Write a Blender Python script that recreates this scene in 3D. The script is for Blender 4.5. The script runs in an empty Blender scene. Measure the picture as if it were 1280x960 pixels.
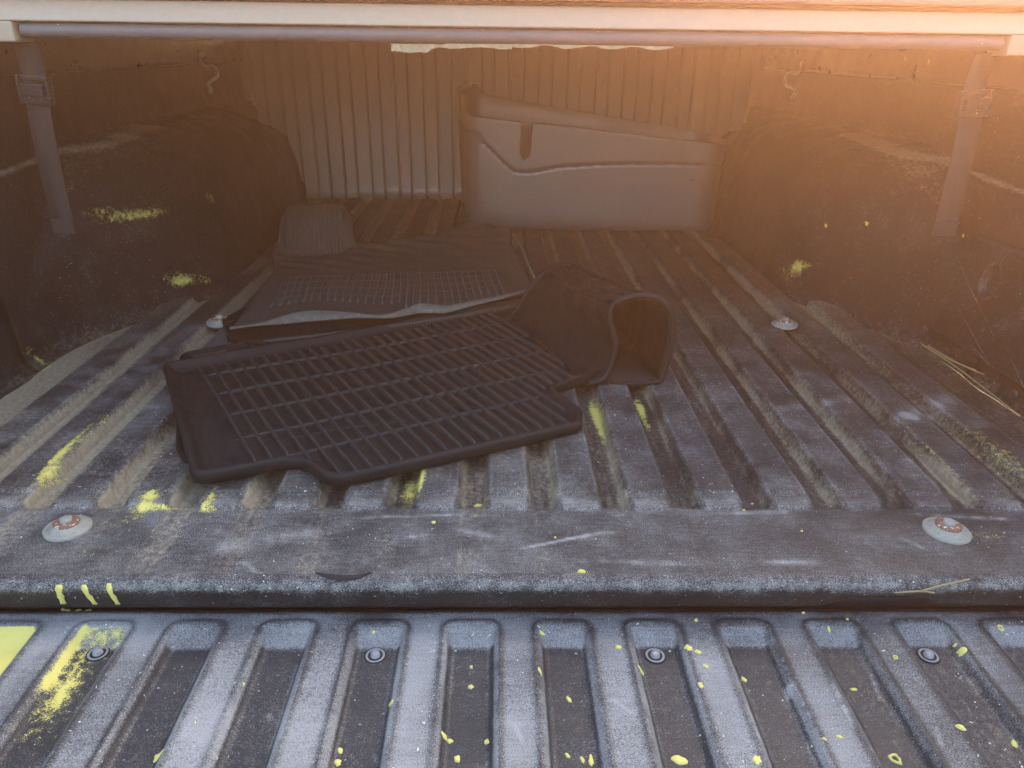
import bpy, bmesh, math, random
import numpy as np
from mathutils import Matrix, Vector

sc = bpy.context.scene
C = sc.collection
# ------------------------------------------------------------------ camera
CAM = np.array([-.0172, -.6087, .5]); PITCH, YAW, ROLL, FPX = 24.537, 1.301, .771, 927.3
def cam_basis():
    p, y, r = np.radians([PITCH, YAW, ROLL])
    f = np.array([np.sin(y)*np.cos(p), np.cos(y)*np.cos(p), -np.sin(p)])
    rt = np.array([np.cos(y), -np.sin(y), 0.]); up = np.cross(rt, f)
    return f, rt*np.cos(r)+up*np.sin(r), up*np.cos(r)-rt*np.sin(r)
FW, RT, UP = cam_basis()
cd = bpy.data.cameras.new('camera'); cam = bpy.data.objects.new('camera', cd); C.objects.link(cam)
cam.matrix_world = Matrix(((RT[0], UP[0], -FW[0], CAM[0]), (RT[1], UP[1], -FW[1], CAM[1]), (RT[2], UP[2], -FW[2], CAM[2]), (0, 0, 0, 1)))
cd.sensor_fit = 'HORIZONTAL'; cd.sensor_width = 36.; cd.lens = FPX*36./1280.; cd.clip_start = .01; cd.clip_end = 500
sc.camera = cam
# ------------------------------------------------------------------ sky, sun, exposure
SUN_EL, SUN_AZ = 24., 29.            # elevation; azimuth to the right of straight ahead (+Y)
w = bpy.data.worlds.new('World'); sc.world = w; w.use_nodes = True
nt = w.node_tree; nt.nodes.clear()
sky = nt.nodes.new('ShaderNodeTexSky'); sky.sky_type = 'NISHITA'; sky.sun_disc = False
sky.sun_elevation = math.radians(SUN_EL); sky.sun_rotation = math.radians(SUN_AZ); sky.air_density = 1.0; sky.dust_density = 4.0; sky.ozone_density = .6
bg = nt.nodes.new('ShaderNodeBackground'); bg.inputs['Strength'].default_value = .15
out = nt.nodes.new('ShaderNodeOutputWorld')
nt.links.new(sky.outputs[0], bg.inputs[0]); nt.links.new(bg.outputs[0], out.inputs[0])
sl = bpy.data.lights.new('sun', 'SUN'); sl.energy = 2.5; sl.angle = math.radians(.5); sl.color = (1., .9, .76)
so = bpy.data.objects.new('sun', sl); C.objects.link(so)
e, a = math.radians(SUN_EL), math.radians(SUN_AZ)
SUNDIR = Vector((math.sin(a)*math.cos(e), math.cos(a)*math.cos(e), math.sin(e)))
so.rotation_euler = SUNDIR.to_track_quat('Z', 'Y').to_euler(); so.location = (1.5, 3, 2)
sc.view_settings.view_transform = 'Standard'; sc.view_settings.look = 'None'
sc.view_settings.gamma = 1; sc.view_settings.use_curve_mapping = False
sc.view_settings.exposure = 3.05
sc.cycles.use_denoising = True; sc.cycles.volume_bounces = 0; sc.cycles.max_bounces = 6
HAZE_DENS, HAZE_G, HAZE_COL = .029, .75, (1., .50, .265)  # settings of the added volume that stands in for lens glare

# ------------------------------------------------------------------ helpers
def ray(x, y): return FW + RT*(x-640)/FPX - UP*(y-480)/FPX
def at(x, y, axis, val):                      # pixel of the photograph onto the plane axis = val
    d = ray(x, y); return CAM + d*((val-CAM[axis])/d[axis])
rng = np.random.RandomState(7)
def vnoise(x, y, s, seed=0):                  # value noise 0..1, s = cell size in metres
    x = np.asarray(x)/s; y = np.asarray(y)/s
    xi = np.floor(x).astype(np.int64); yi = np.floor(y).astype(np.int64); fx = x-xi; fy = y-yi
    fx = fx*fx*(3-2*fx); fy = fy*fy*(3-2*fy)
    def h(i, j):
        n = (i*374761393 + j*668265263 + seed*1274126177) & 0xffffffff
        n = ((n ^ (n >> 13))*1274126177) & 0xffffffff
        return ((n ^ (n >> 16)) & 0xffff)/65535.
    return (h(xi, yi)*(1-fx)+h(xi+1, yi)*fx)*(1-fy)+(h(xi, yi+1)*(1-fx)+h(xi+1, yi+1)*fx)*fy
def fbm(x, y, s, seed=0, o=4):
    r = 0; a = .5; t = 0
    for k in range(o): r = r+a*vnoise(x, y, s/2**k, seed+k*17); t += a; a *= .55
    return r/t
def sst(a, b, x): t = np.clip((x-a)/(b-a), 0, 1); return t*t*(3-2*t)
def lerp(a, b, t): return a+(b-a)*t

def empty(name, loc, label, cat, group=None):
    o = bpy.data.objects.new(name, None); C.objects.link(o); o.location = loc; o.empty_display_size = .05
    o['label'] = label; o['category'] = cat
    if group: o['group'] = group
    return o
def link(name, me, mat, parent=None, kind=None, label=None):
    o = bpy.data.objects.new(name, me); C.objects.link(o)
    if mat is not None and not me.materials: me.materials.append(mat)
    if parent is not None:
        o.parent = parent
        if parent.type == 'EMPTY': o.matrix_parent_inverse = Matrix.Translation(-parent.location)   # mesh data stays in scene coordinates
    if kind: o['kind'] = kind
    if label: o['label'] = label
    return o
def mesh(name, V, F, smooth=True):
    me = bpy.data.meshes.new(name); me.from_pydata([tuple(map(float, v)) for v in V], [], [tuple(f) for f in F])
    if smooth: me.polygons.foreach_set('use_smooth', [True]*len(me.polygons))
    me.update(); return me
def recalc(me):
    bm = bmesh.new(); bm.from_mesh(me); bmesh.ops.recalc_face_normals(bm, faces=bm.faces); bm.to_mesh(me); bm.free(); return me
def sheet(name, P, mat, parent, attrs=None, fm=None, flip=False, kind=None, label=None):
    """grid of points P[n,m,3] -> one mesh object; fm = mask of the quads that belong to it"""
    n, m = P.shape[:2]
    idx = np.arange(n*m).reshape(n, m)
    Q = np.stack([idx[:-1, :-1], idx[1:, :-1], idx[1:, 1:], idx[:-1, 1:]], -1)
    Q = Q.reshape(-1, 4) if fm is None else Q[fm]
    if flip: Q = Q[:, ::-1]
    used = np.zeros(n*m, bool); used[Q.ravel()] = True
    re = np.cumsum(used)-1; Q = re[Q]; V = P.reshape(-1, 3)[used]
    me = bpy.data.meshes.new(name)
    me.vertices.add(len(V)); me.vertices.foreach_set('co', V.astype(np.float32).ravel())
    me.loops.add(Q.size); me.loops.foreach_set('vertex_index', Q.astype(np.int32).ravel())
    me.polygons.add(len(Q)); me.polygons.foreach_set('loop_start', np.arange(0, Q.size, 4, dtype=np.int32))
    me.polygons.foreach_set('use_smooth', np.ones(len(Q), bool))
    me.update(calc_edges=True); me.validate()
    for k, v in (attrs or {}).items():
        at_ = me.attributes.new(k, 'FLOAT', 'POINT'); at_.data.foreach_set('value', np.clip(v, 0, 1.5).reshape(-1)[used].astype(np.float32))
    return link(name, me, mat, parent, kind, label)
def bevbox(name, lo, hi, mat, parent, r=.002, seg=2, kind=None, label=None):
    bm = bmesh.new(); bmesh.ops.create_cube(bm, size=1)
    lo = np.array(lo); hi = np.array(hi)
    for v in bm.verts: v.co = Vector((lo+hi)/2+(hi-lo)*np.array(v.co))
    bmesh.ops.bevel(bm, geom=bm.edges[:], offset=r, segments=seg, affect='EDGES', profile=.6)
    me = bpy.data.meshes.new(name); bm.to_mesh(me); bm.free()
    me.polygons.foreach_set('use_smooth', [False]*len(me.polygons))
    return link(name, me, mat, parent, kind, label)
def smooth_path(pts, n, closed=False):
    p = np.array(pts, float); N = len(p)
    def g(i): return p[i % N] if closed else (p[i] if 0 <= i < N else (2*p[0]-p[1] if i < 0 else 2*p[-1]-p[-2]))
    res = []
    segs = N if closed else N-1
    for i in range(segs):
        a, b, c, d = g(i-1), g(i), g(i+1), g(i+2)
        for k in range(n):
            t = k/n
            res.append(.5*((2*b)+(-a+c)*t+(2*a-5*b+4*c-d)*t*t+(-a+3*b-3*c+d)*t**3))
    if not closed: res.append(p[-1])
    return np.array(res)
def tube_geo(path, r, seg=8):
    path = np.array(path, float); n = len(path); V = []; F = []
    T = np.gradient(path, axis=0); T /= np.linalg.norm(T, axis=1)[:, None]+1e-12
    nrm = np.cross(T[0], [0, 0, 1.]);
    if np.linalg.norm(nrm) < 1e-3: nrm = np.cross(T[0], [0, 1., 0])
    nrm /= np.linalg.norm(nrm)
    rr = np.broadcast_to(np.asarray(r, float), (n,))
    for i in range(n):
        nrm = nrm-T[i]*(nrm@T[i]); nrm /= np.linalg.norm(nrm); b = np.cross(T[i], nrm)
        for k in range(seg):
            an = 2*math.pi*k/seg; V.append(path[i]+(nrm*math.cos(an)+b*math.sin(an))*rr[i])
    for i in range(n-1):
        for k in range(seg):
            F.append((i*seg+k, i*seg+(k+1) % seg, (i+1)*seg+(k+1) % seg, (i+1)*seg+k))
    F.append(tuple(range(seg))[::-1]); F.append(tuple((n-1)*seg+k for k in range(seg)))
    return V, F
def tube(name, path, r, mat, parent, seg=8, **k):
    V, F = tube_geo(path, r, seg); return link(name, recalc(mesh(name, V, F)), mat, parent, **k)
def lathe(name, prof, c, mat, parent, seg=28, tilt=None, **k):
    V = []; F = []; n = len(prof)
    for (r, z) in prof:
        for j in range(seg):
            an = 2*math.pi*j/seg; V.append((r*math.cos(an), r*math.sin(an), z))
    for i in range(n-1):
        for j in range(seg): F.append((i*seg+j, i*seg+(j+1) % seg, (i+1)*seg+(j+1) % seg, (i+1)*seg+j))
    V.append((0, 0, prof[-1][1])); F += [((n-1)*seg+j, (n-1)*seg+(j+1) % seg, len(V)-1) for j in range(seg)]
    V = np.array(V)
    if tilt is not None: V = V@np.array(Matrix.Rotation(tilt[0], 3, 'X')@Matrix.Rotation(tilt[1], 3, 'Y')).T
    return link(name, recalc(mesh(name, V+np.array(c), F)), mat, parent, **k)

# ------------------------------------------------------------------ materials
def new_mat(name):
    m = bpy.data.materials.new(name); m.use_nodes = True; t = m.node_tree; t.nodes.clear()
    o = t.nodes.new('ShaderNodeOutputMaterial'); p = t.nodes.new('ShaderNodeBsdfPrincipled'); t.links.new(p.outputs[0], o.inputs[0])
    return m, t, p
class NB:
    def __init__(s, t): s.t = t; s.co = t.nodes.new('ShaderNodeTexCoord').outputs['Object']
    def L(s, v, inp):
        if isinstance(v, (int, float)): inp.default_value = v
        elif isinstance(v, tuple): inp.default_value = v if len(v) == 4 else (*v, 1)
        else: s.t.links.new(v, inp)
    def noise(s, scale, detail=3, rough=.55, stretch=None, dist=0):
        n = s.t.nodes.new('ShaderNodeTexNoise'); n.inputs['Scale'].default_value = scale; n.inputs['Detail'].default_value = detail; n.inputs['Roughness'].default_value = rough; n.inputs['Distortion'].default_value = dist
        co = s.co
        if stretch:
            mp = s.t.nodes.new('ShaderNodeMapping'); mp.inputs['Scale'].default_value = stretch[:3]
            if len(stretch) > 3: mp.inputs['Rotation'].default_value = (0, 0, stretch[3])
            s.t.links.new(co, mp.inputs[0]); co = mp.outputs[0]
        s.t.links.new(co, n.inputs['Vector']); return n.outputs['Fac']
    def attr(s, name):
        n = s.t.nodes.new('ShaderNodeAttribute'); n.attribute_name = name; return n.outputs['Fac']
    def m(s, op, a, b=0., c=0.):
        n = s.t.nodes.new('ShaderNodeMath'); n.operation = op
        for v, i in zip((a, b, c), n.inputs): s.L(v, i)
        return n.outputs[0]
    def mr(s, v, a, b, c=0., d=1., smooth=True):
        n = s.t.nodes.new('ShaderNodeMapRange'); n.interpolation_type = 'SMOOTHSTEP' if smooth else 'LINEAR'
        s.L(v, n.inputs[0])
        for k, q in zip((1, 2, 3, 4), (a, b, c, d)): n.inputs[k].default_value = q
        return n.outputs[0]
    def mix(s, f, a, b):
        n = s.t.nodes.new('ShaderNodeMix'); n.data_type = 'RGBA'; s.L(f, n.inputs[0]); s.L(a, n.inputs[6]); s.L(b, n.inputs[7]); return n.outputs[2]
    def bump(s, h, strength, dist, p, prev=None):
        n = s.t.nodes.new('ShaderNodeBump'); n.inputs['Strength'].default_value = strength; n.inputs['Distance'].default_value = dist
        s.L(h, n.inputs['Height'])
        if prev is not None: s.t.links.new(prev, n.inputs['Normal'])
        if p is not None: s.t.links.new(n.outputs[0], p.inputs['Normal'])
        return n.outputs[0]

def liner_mat(name, base=(.0115, .011, .0115), dustc=(.23, .185, .12), wearc=(.23, .212, .192), yelc=(.58, .49, .12), grain=900., wear_sharp=.34, specks=1., spec=.27, mott=1.):
    m, t, p = new_mat(name); b = NB(t)
    nf = b.noise(grain, 2, .6); nm = b.noise(150., 5, .65); nl = b.noise(22., 4, .6); nstr = b.noise(1., 5, .6, (170., 22., 60., .5)); nstr2 = b.noise(1., 4, .6, (30., 260., 60., .2))
    # wear: pale scuffed grain, plus sky light painted on the groove ramps
    wv = b.m('ADD', b.attr('wear_and_light'), b.m('ADD', b.m('MULTIPLY', b.m('SUBTRACT', nl, .5), .8*mott), b.m('MULTIPLY', b.m('SUBTRACT', nm, .5), .45*mott)))
    wv = b.m('ADD', wv, b.m('MULTIPLY', b.m('SUBTRACT', nf, .5), 2.1))
    wv = b.m('ADD', wv, b.m('MULTIPLY', b.m('SUBTRACT', nstr2, .5), .35))
    wt = b.mr(wv, .5-wear_sharp, .5+wear_sharp+.2)
    dv = b.m('ADD', b.attr('dust'), b.m('MULTIPLY', b.m('SUBTRACT', nm, .5), .75))
    dv = b.m('ADD', dv, b.m('MULTIPLY', b.m('SUBTRACT', nf, .5), .5))
    dv = b.m('ADD', dv, b.m('MULTIPLY', b.m('SUBTRACT', nstr, .5), .55))
    dt = b.mr(dv, .22, .95)
    yn = b.m('ADD', b.m('MULTIPLY', b.m('SUBTRACT', b.noise(900., 3, .7), .5), 1.9), b.m('MULTIPLY', b.m('SUBTRACT', b.noise(130., 4, .6), .5), 1.3))
    yv = b.m('ADD', b.attr('yel'), yn)
    yt = b.m('MULTIPLY', b.mr(yv, .5, .72), b.mr(b.attr('yel'), .02, .12))
    sp = b.noise(260., 1, .5); sp2 = b.noise(9., 2, .5)
    st = b.m('MULTIPLY', b.mr(sp, .735, .765), b.mr(sp2, .42, .6, .25, 1.))
    col = b.mix(wt, base, wearc)
    col = b.mix(b.m('MULTIPLY', dt, .92), col, b.mix(b.mr(b.m('ADD', b.m('MULTIPLY', nm, .7), b.m('MULTIPLY', nf, .3)), .34, .66), tuple(c*.8 for c in dustc), tuple(min(1, c*1.22) for c in dustc)))
    if specks: col = b.mix(b.m('MULTIPLY', st, .8*specks), col, (.55, .53, .47))
    col = b.mix(b.m('MULTIPLY', yt, .93), col, b.mix(nm, tuple(c*.85 for c in yelc), yelc))
    t.links.new(col, p.inputs['Base Color'])
    ro = b.m('ADD', b.m('MULTIPLY', b.m('MAXIMUM', dt, wt), .28), b.mr(nl, .2, .8, .46, .6)); t.links.new(ro, p.inputs['Roughness'])
    p.inputs['Specular IOR Level'].default_value = spec
    b1 = b.bump(nf, .5, .0006, None)
    b2 = b.bump(b.m('ADD', dt, b.m('MULTIPLY', nm, .6)), .35, .0008, None, b1)
    b.bump(yt, .4, .0008, p, b2)
    return m
M_FLOOR = liner_mat('bed_liner_plastic')
M_TAIL = liner_mat('tailgate_liner_plastic', base=(.013, .0125, .0135), wearc=(.24, .23, .217), grain=1000., mott=.5, wear_sharp=.45)
M_WALL = liner_mat('side_liner_plastic', base=(.009, .0085, .0085), specks=.5, spec=.22)

def plain(name, col, rough=.6, var=.35, nscale=60., metal=0., spec=.4, bump=.25, bscale=700., bd=.0004, fleck=None, stretch=None):
    m, t, p = new_mat(name); b = NB(t)
    if 'rubber' in name or 'mat' in name: spec = .22
    n1 = b.noise(nscale, 5, .65, stretch); n2 = b.noise(bscale, 2, .6)
    c = b.mix(n1, tuple(x*(1-var) for x in col), tuple(min(1, x*(1+var)) for x in col))
    if fleck is not None:
        f = b.mr(b.noise(fleck[1], 2, .6), fleck[2], fleck[2]+.06); c = b.mix(b.m('MULTIPLY', f, fleck[3]), c, fleck[0])
    t.links.new(c, p.inputs['Base Color']); t.links.new(b.mr(n1, .25, .75, max(.05, rough-.1), min(1, rough+.12)), p.inputs['Roughness'])
    p.inputs['Metallic'].default_value = metal; p.inputs['Specular IOR Level'].default_value = spec
    b.bump(b.m('ADD', n2, b.m('MULTIPLY', n1, .8)), bump, bd, p)
    return m
M_BULK = plain('front_panel_paint', (.22, .19, .165), .42, .12, 14., spec=.8, bump=.15, fleck=((.05, .045, .04), 60., .68, .5))
M_RUBBER = plain('black_mat_rubber', (.007, .0064, .006), .6, .3, 40., fleck=((.2, .18, .15), 330., .74, .7))
M_RUBBER_OLD = plain('dusty_mat_rubber', (.04, .035, .03), .75, .45, 45., fleck=((.2, .17, .13), 260., .68, .6))
M_OLDRIB = plain('dusty_worn_ribs', (.055, .048, .04), .8, .45, 60., fleck=((.25, .21, .16), 260., .66, .6))
M_LIP = plain('worn_grey_rubber_edge', (.10, .088, .07), .8, .6, 90., bump=.5, bd=.0008, fleck=((.22, .2, .16), 220., .6, .6))
M_BOX = plain('glossy_black_box_plastic', (.075, .069, .064), .36, .2, 9., spec=.95, bump=.25, bscale=1100., bd=.0003, fleck=((.2, .18, .15), 240., .76, .4))
M_RAIL = plain('pale_aluminium_paint', (.33, .25, .17), .5, .13, 90., fleck=((.3, .26, .22), 160., .7, .5), bump=.2)
M_TUBE = plain('grey_rubber_bulb_seal', (.115, .112, .11), .55, .16, 50., fleck=((.8, .78, .7), 120., .73, .8))
M_LID = plain('faded_cover_panel', (.22, .15, .13), .6, .1, 30., bump=.1)
M_DARK = plain('dark_rubber_and_gap_fill', (.02, .017, .016), .7)  # dark rubber parts, also the fill that stands for shade in gaps
M_STEEL = plain('dull_zinc_steel', (.8, .77, .7), .45, .2, 120., metal=.0, bump=.25, bd=.0005)
M_HOOK = plain('bright_hook_wire', (.86, .82, .75), .4, .08, 120., spec=.8, bump=.1)
M_WASHER = plain('chalky_zinc_washer', (.25, .235, .19), .6, .45, 110., metal=.2, bump=.8, bd=.0015, fleck=((.12, .10, .08), 300., .62, .6))
M_RUST = plain('rusty_bolt_steel', (.17, .075, .04), .75, .6, 300., bump=.7, bd=.0012, fleck=((.55, .53, .5), 200., .58, .8))
M_WEB = plain('black_webbing', (.03, .027, .024), .9, .3, 1., stretch=(60., 60., 900.), bump=.8, bscale=600., bd=.0008)
M_BUCK = plain('black_buckle_steel', (.035, .033, .03), .35, .4, 160., metal=.3, fleck=((.5, .47, .4), 260., .66, .8))
M_YEL = plain('dried_yellow_paint', (.48, .41, .11), .75, .35, 220., bump=.5, bd=.0006)
M_FOAM = plain('torn_cream_foam', (.34, .26, .15), .85, .35, 200., bump=.8, bd=.0015)
M_STRAW = plain('dry_straw', (.24, .17, .075), .6, .3, 200.)
M_SCREW = plain('dirty_screw_steel', (.19, .185, .18), .55, .4, 200., metal=.2, fleck=((.4, .4, .4), 300., .62, .6))
M_RIB = plain('lighter_mat_ribs', (.022, .0195, .018), .6, .35, 60., fleck=((.2, .18, .15), 330., .72, .7))  # ribs a lighter tone than the tray rubber
M_TRUCK = plain('dark_truck_paint', (.03, .03, .032), .35, .15, 20.)

# ------------------------------------------------------------------ truck bed: floor liner
bed = empty('truck_bed', (0, 1.05, -.006), 'pickup truck bed lined in dusty black ribbed plastic under the folded cover', 'truck bed')
PR = .0855; XOFF = -.0025
WALLX = .812
def wheel_in(y):                                   # how far the wheel arch stands out of the side wall, at floor level
    y = np.asarray(y, float)
    a = sst(.60, 1.12, y); b = 1-.45*sst(1.45, 2.12, y)
    return .19*a*b
def rib_end(k): return .93 if abs(k) == 8 else 2.06
def floor_h(x, y):
    """height of the floor liner; sill at 0, ribs +6 mm, valleys -7 mm"""
    x = np.asarray(x, float); y = np.asarray(y, float)
    k = np.clip(np.round((x-XOFF)/PR), -8, 8); dx = np.abs(x-XOFF-k*PR)
    vall = -.012*sst(.128, .150, y)*(1-sst(2.055, 2.085, y))
    ke = np.where(np.abs(k) == 8, .93, 2.06)
    # main rib: rounded front end
    y0 = .158
    half = .0235
    ye = np.clip(y0+half*.55-y, 0, None); yb = np.clip(y-(ke-half*.9), 0, None)
    d = np.sqrt((np.clip(dx-half*.45, 0, None))**2+(np.maximum(ye, yb))**2)
    rib = 1-sst(half*.52, half*.52+.0085, d)
    # lower tongue reaching onto the sill
    ye2 = np.clip(.131+.014-y, 0, None); d2 = np.sqrt((np.clip(dx-.013, 0, None))**2+ye2**2)
    tong = (1-sst(.0125, .019, d2))*(1-sst(.17, .19, y))
    z = vall+(0.0065-vall)*rib
    z = np.maximum(z, vall+(.0035-vall)*tong)
    return z
xs = np.arange(-.86, .8601, .00245)
ys = np.concatenate([np.arange(.012, .30, .0035), np.arange(.30, 1.0, .008), np.arange(1.0, 2.125, .016)])
GX, GY = np.meshgrid(xs, ys)
GZ = floor_h(GX, GY)
GZ = GZ+.0012*(fbm(GX, GY, .25, 3)-.5)*sst(.15, .3, GY)
# seam of dirt fields
k_of = np.clip(np.round((GX-XOFF)/PR), -8, 8); dxs = GX-XOFF-k_of*PR
inr = np.abs(dxs)
big = fbm(GX, GY, .30, 11); mid = fbm(GX, GY, .07, 21, 3)
lon = fbm(GX*3.5, GY*.55, .10, 31, 3)
valley = sst(.021, .030, inr)
side = np.where(GX > 0, -1., 1.)
flank = np.exp(-((dxs*-side-.0315)/.0045)**2)*0+np.exp(-((dxs-side*.0295)/.0042)**2)
vl = valley*lerp(1., .35, sst(-.1, .35, GX))
dust = .24+.34*vl*(.3+1.6*(lon-.3))+.42*(big-.45)+.22*(mid-.5)
dust += flank*(.66*sst(.1, .35, np.abs(GX)+.22)*(.1+1.7*lon*mid*1.4))*sst(.13, .16, GY)
edge_in = WALLX-wheel_in(GY)-np.abs(GX)
dust += .40*np.exp(-np.clip(edge_in, 0, 9)/.05)*(.2+1.3*mid)*(GX < 0)+.32*np.exp(-np.clip(edge_in, 0, 9)/.06)*(GX > 0)
dust += .30*valley*sst(-.25, -.55, GX)*(GY > .14)                 # the driver's side valleys are full of silt
dust += .22*valley*sst(1.2, 1.7, GY)+.25*sst(1.85, 2.05, GY)
dust -= .16*(GY < .135)
dust = np.clip(dust, 0, 1.1)
smear = fbm(GX*.8+GY*.5, GY*1.2-GX*.6, .11, 45)
wear_and_light = .10+.22*(1-valley)*(1-sst(.5, 1.4, GY))*(.55+.8*mid)+.2*(big-.5)+.5*np.clip(smear-.52, 0, 1)
sill = 1-sst(.125, .15, GY)
wear_and_light = lerp(wear_and_light, .36+.34*(fbm(GX, GY, .16, 41)-.42)+.12*(mid-.5)-.10*sst(.05, .5, GX), sill)
tonguew = np.exp(-((GY-.138)/.012)**2)*(inr < .02)
wear_and_light += .22*tonguew
wear_and_light += .30*np.exp(-((inr-.022)/.0025)**2)*(1-sst(.35, .8, GY))*sst(.14, .17, GY)*mid
yel = np.zeros_like(GX)
def blob(yel, X, Y, px, py, rx, ry, amp, z=0., ang=0.):
    c = at(px, py, 2, z); u = (X-c[0])*math.cos(ang)+(Y-c[1])*math.sin(ang); v = -(X-c[0])*math.sin(ang)+(Y-c[1])*math.cos(ang)
    yel += amp*np.exp(-((u/rx)**2+(v/ry)**2))
for q in [(60, 598, .010, .030, .75), (75, 575, .008, .04, .62), (190, 622, .020, .008, .62), (205, 635, .028, .006, .66), (182, 632, .008, .02, .66), (262, 628, .007, .022, .8), (268, 638, .02, .006, .5),
          (512, 602, .012, .035, .8), (527, 600, .006, .04, .85), (598, 632, .010, .004, .8), (594, 645, .008, .004, .55), (542, 652, .004, .005, .7), (743, 505, .010, .055, .85), (752, 530, .006, .05, .7), (800, 500, .012, .035, .72), (808, 520, .006, .05, .6),
          (1128, 528, .005, .05, .42), (1150, 555, .003, .07, .40), (1180, 585, .003, .06, .36), (1195, 605, .003, .05, .36), (1262, 580, .02, .06, .5), (1210, 540, .03, .05, .3), (995, 335, .03, .04, .7), (240, 352, .03, .03, .8), (222, 358, .03, .03, .5), (52, 452, .012, .02, .8),
          (40, 440, .01, .03, .5), (100, 550, .006, .07, .5), (120, 540, .004, .08, .5), (830, 310, .05, .2, .28), (720, 305, .05, .2, .25), (890, 300, .05, .2, .3), (400, 255, .1, .1, .3), (150, 650, .05, .03, .33), (130, 690, .09, .02, .28), (1215, 670, .06, .012, .42), (727, 714, .007, .005, .8), (1005, 690, .05, .02, .1)]:
    blob(yel, GX, GY, *q)
wear_and_light += .5*np.exp(-(((GX-at(985, 703, 2, 0)[0])/.028)**2+((GY-at(985, 703, 2, 0)[1])/.004)**2))
def scratch(W, X, Y, p0, p1, wd, amp, z=0.):
    a_, b_ = at(*p0, 2, z)[:2], at(*p1, 2, z)[:2]; d_ = b_-a_; L_ = np.linalg.norm(d_); d_ = d_/L_
    u = (X-a_[0])*d_[0]+(Y-a_[1])*d_[1]; v = -(X-a_[0])*d_[1]+(Y-a_[1])*d_[0]
    W += amp*np.exp(-(v/wd)**2)*sst(0, .2*L_, u)*(1-sst(.8*L_, L_, u))*(.3+1.4*vnoise(u, v*0, .008, int(p0[0])))
for q in [((640, 688), (770, 662), .0018, .5), ((690, 676), (780, 664), .0016, .4), ((430, 648), (590, 643), .002, .35), ((560, 660), (640, 676), .006, .22), ((880, 642), (1000, 640), .003, .35), ((1130, 642), (1280, 650), .003, .4), ((480, 675), (540, 668), .0016, .35), ((250, 690), (420, 660), .012, .16), ((700, 700), (900, 706), .004, .25), ((1120, 670), (1165, 690), .002, .3), ((960, 520), (1080, 500), .01, .25), ((1090, 540), (1200, 500), .014, .35), ((1120, 520), (1150, 530), .006, .4), ((300, 700), (330, 722), .002, .4), ((480, 708), (500, 724), .002, .4)]:
    scratch(wear_and_light, GX, GY, *q)
cx = .5*(GX[:-1, :-1]+GX[:-1, 1:]); cy = .5*(GY[:-1, :-1]+GY[1:, :-1])
kk = np.clip(np.round((cx-XOFF)/PR), -8, 8); cd_ = np.abs(cx-XOFF-kk*PR)
ribmask = (cd_ < .029) & (cy > .122) & (cy < np.where(np.abs(kk) == 8, .95, 2.075))
P = np.stack([GX, GY, GZ], -1); AT = dict(dust=dust, wear_and_light=wear_and_light, yel=yel)
floor_o = sheet('floor_panel', P, M_FLOOR, bed, AT, ~ribmask)
for k in range(-8, 9):
    sheet('rib', P, M_FLOOR, floor_o, AT, ribmask & (kk == k))
# rounded sill edge and step face down to the tailgate gap
xe = np.arange(-.80, .8001, .002); T = []
prof = [(.012, 0.0), (.006, -.0004), (.002, -.0018), (-.0012, -.0046), (-.0028, -.0085), (-.003, -.013), (-.0018, -.018), (-.0008, -.024), (.0, -.030), (.001, -.0345), (.004, -.037), (.012, -.0385), (.05, -.039)]
PX = np.zeros((len(prof), len(xe), 3)); ww = np.zeros((len(prof), len(xe))); dd = np.zeros_like(ww); yy = np.zeros_like(ww)
x0d, x1d = at(1020, 745, 1, 0)[0], at(1190, 745, 1, 0)[0]
dent = sst(x0d, x0d+.05, xe)*(1-sst(x1d-.05, x1d, xe))
n_e = fbm(xe, xe*0, .02, 61)
for i, (py_, pz) in enumerate(prof):
    PX[i, :, 0] = xe; PX[i, :, 1] = py_+.0008*(n_e-.5)-.003*dent*(i in (5, 6, 7, 8)); PX[i, :, 2] = pz+dent*(.012*(i >= 8)+.007*(i == 7))
    ww[i] = [.34, .36, .42, .52, .46, .18, .08, .06, .06, .05, .04, 0, 0][i]+[.2, .3, .5, .6, .7, .5, .2, .1, .1, 0, 0, 0, 0][i]*(fbm(xe, xe*.3+i*.007, .010, 63, 4)-.47)+.12*(fbm(xe, xe*0, .15, 64)-.5)
    dd[i] = .05
for px0 in (75, 110, 140):
    c = at(px0, 740, 1, -.002)[0]
sheet('sill_edge', PX, M_FLOOR, bed, dict(wear_and_light=ww, dust=dd, yel=yy), flip=False)

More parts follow.
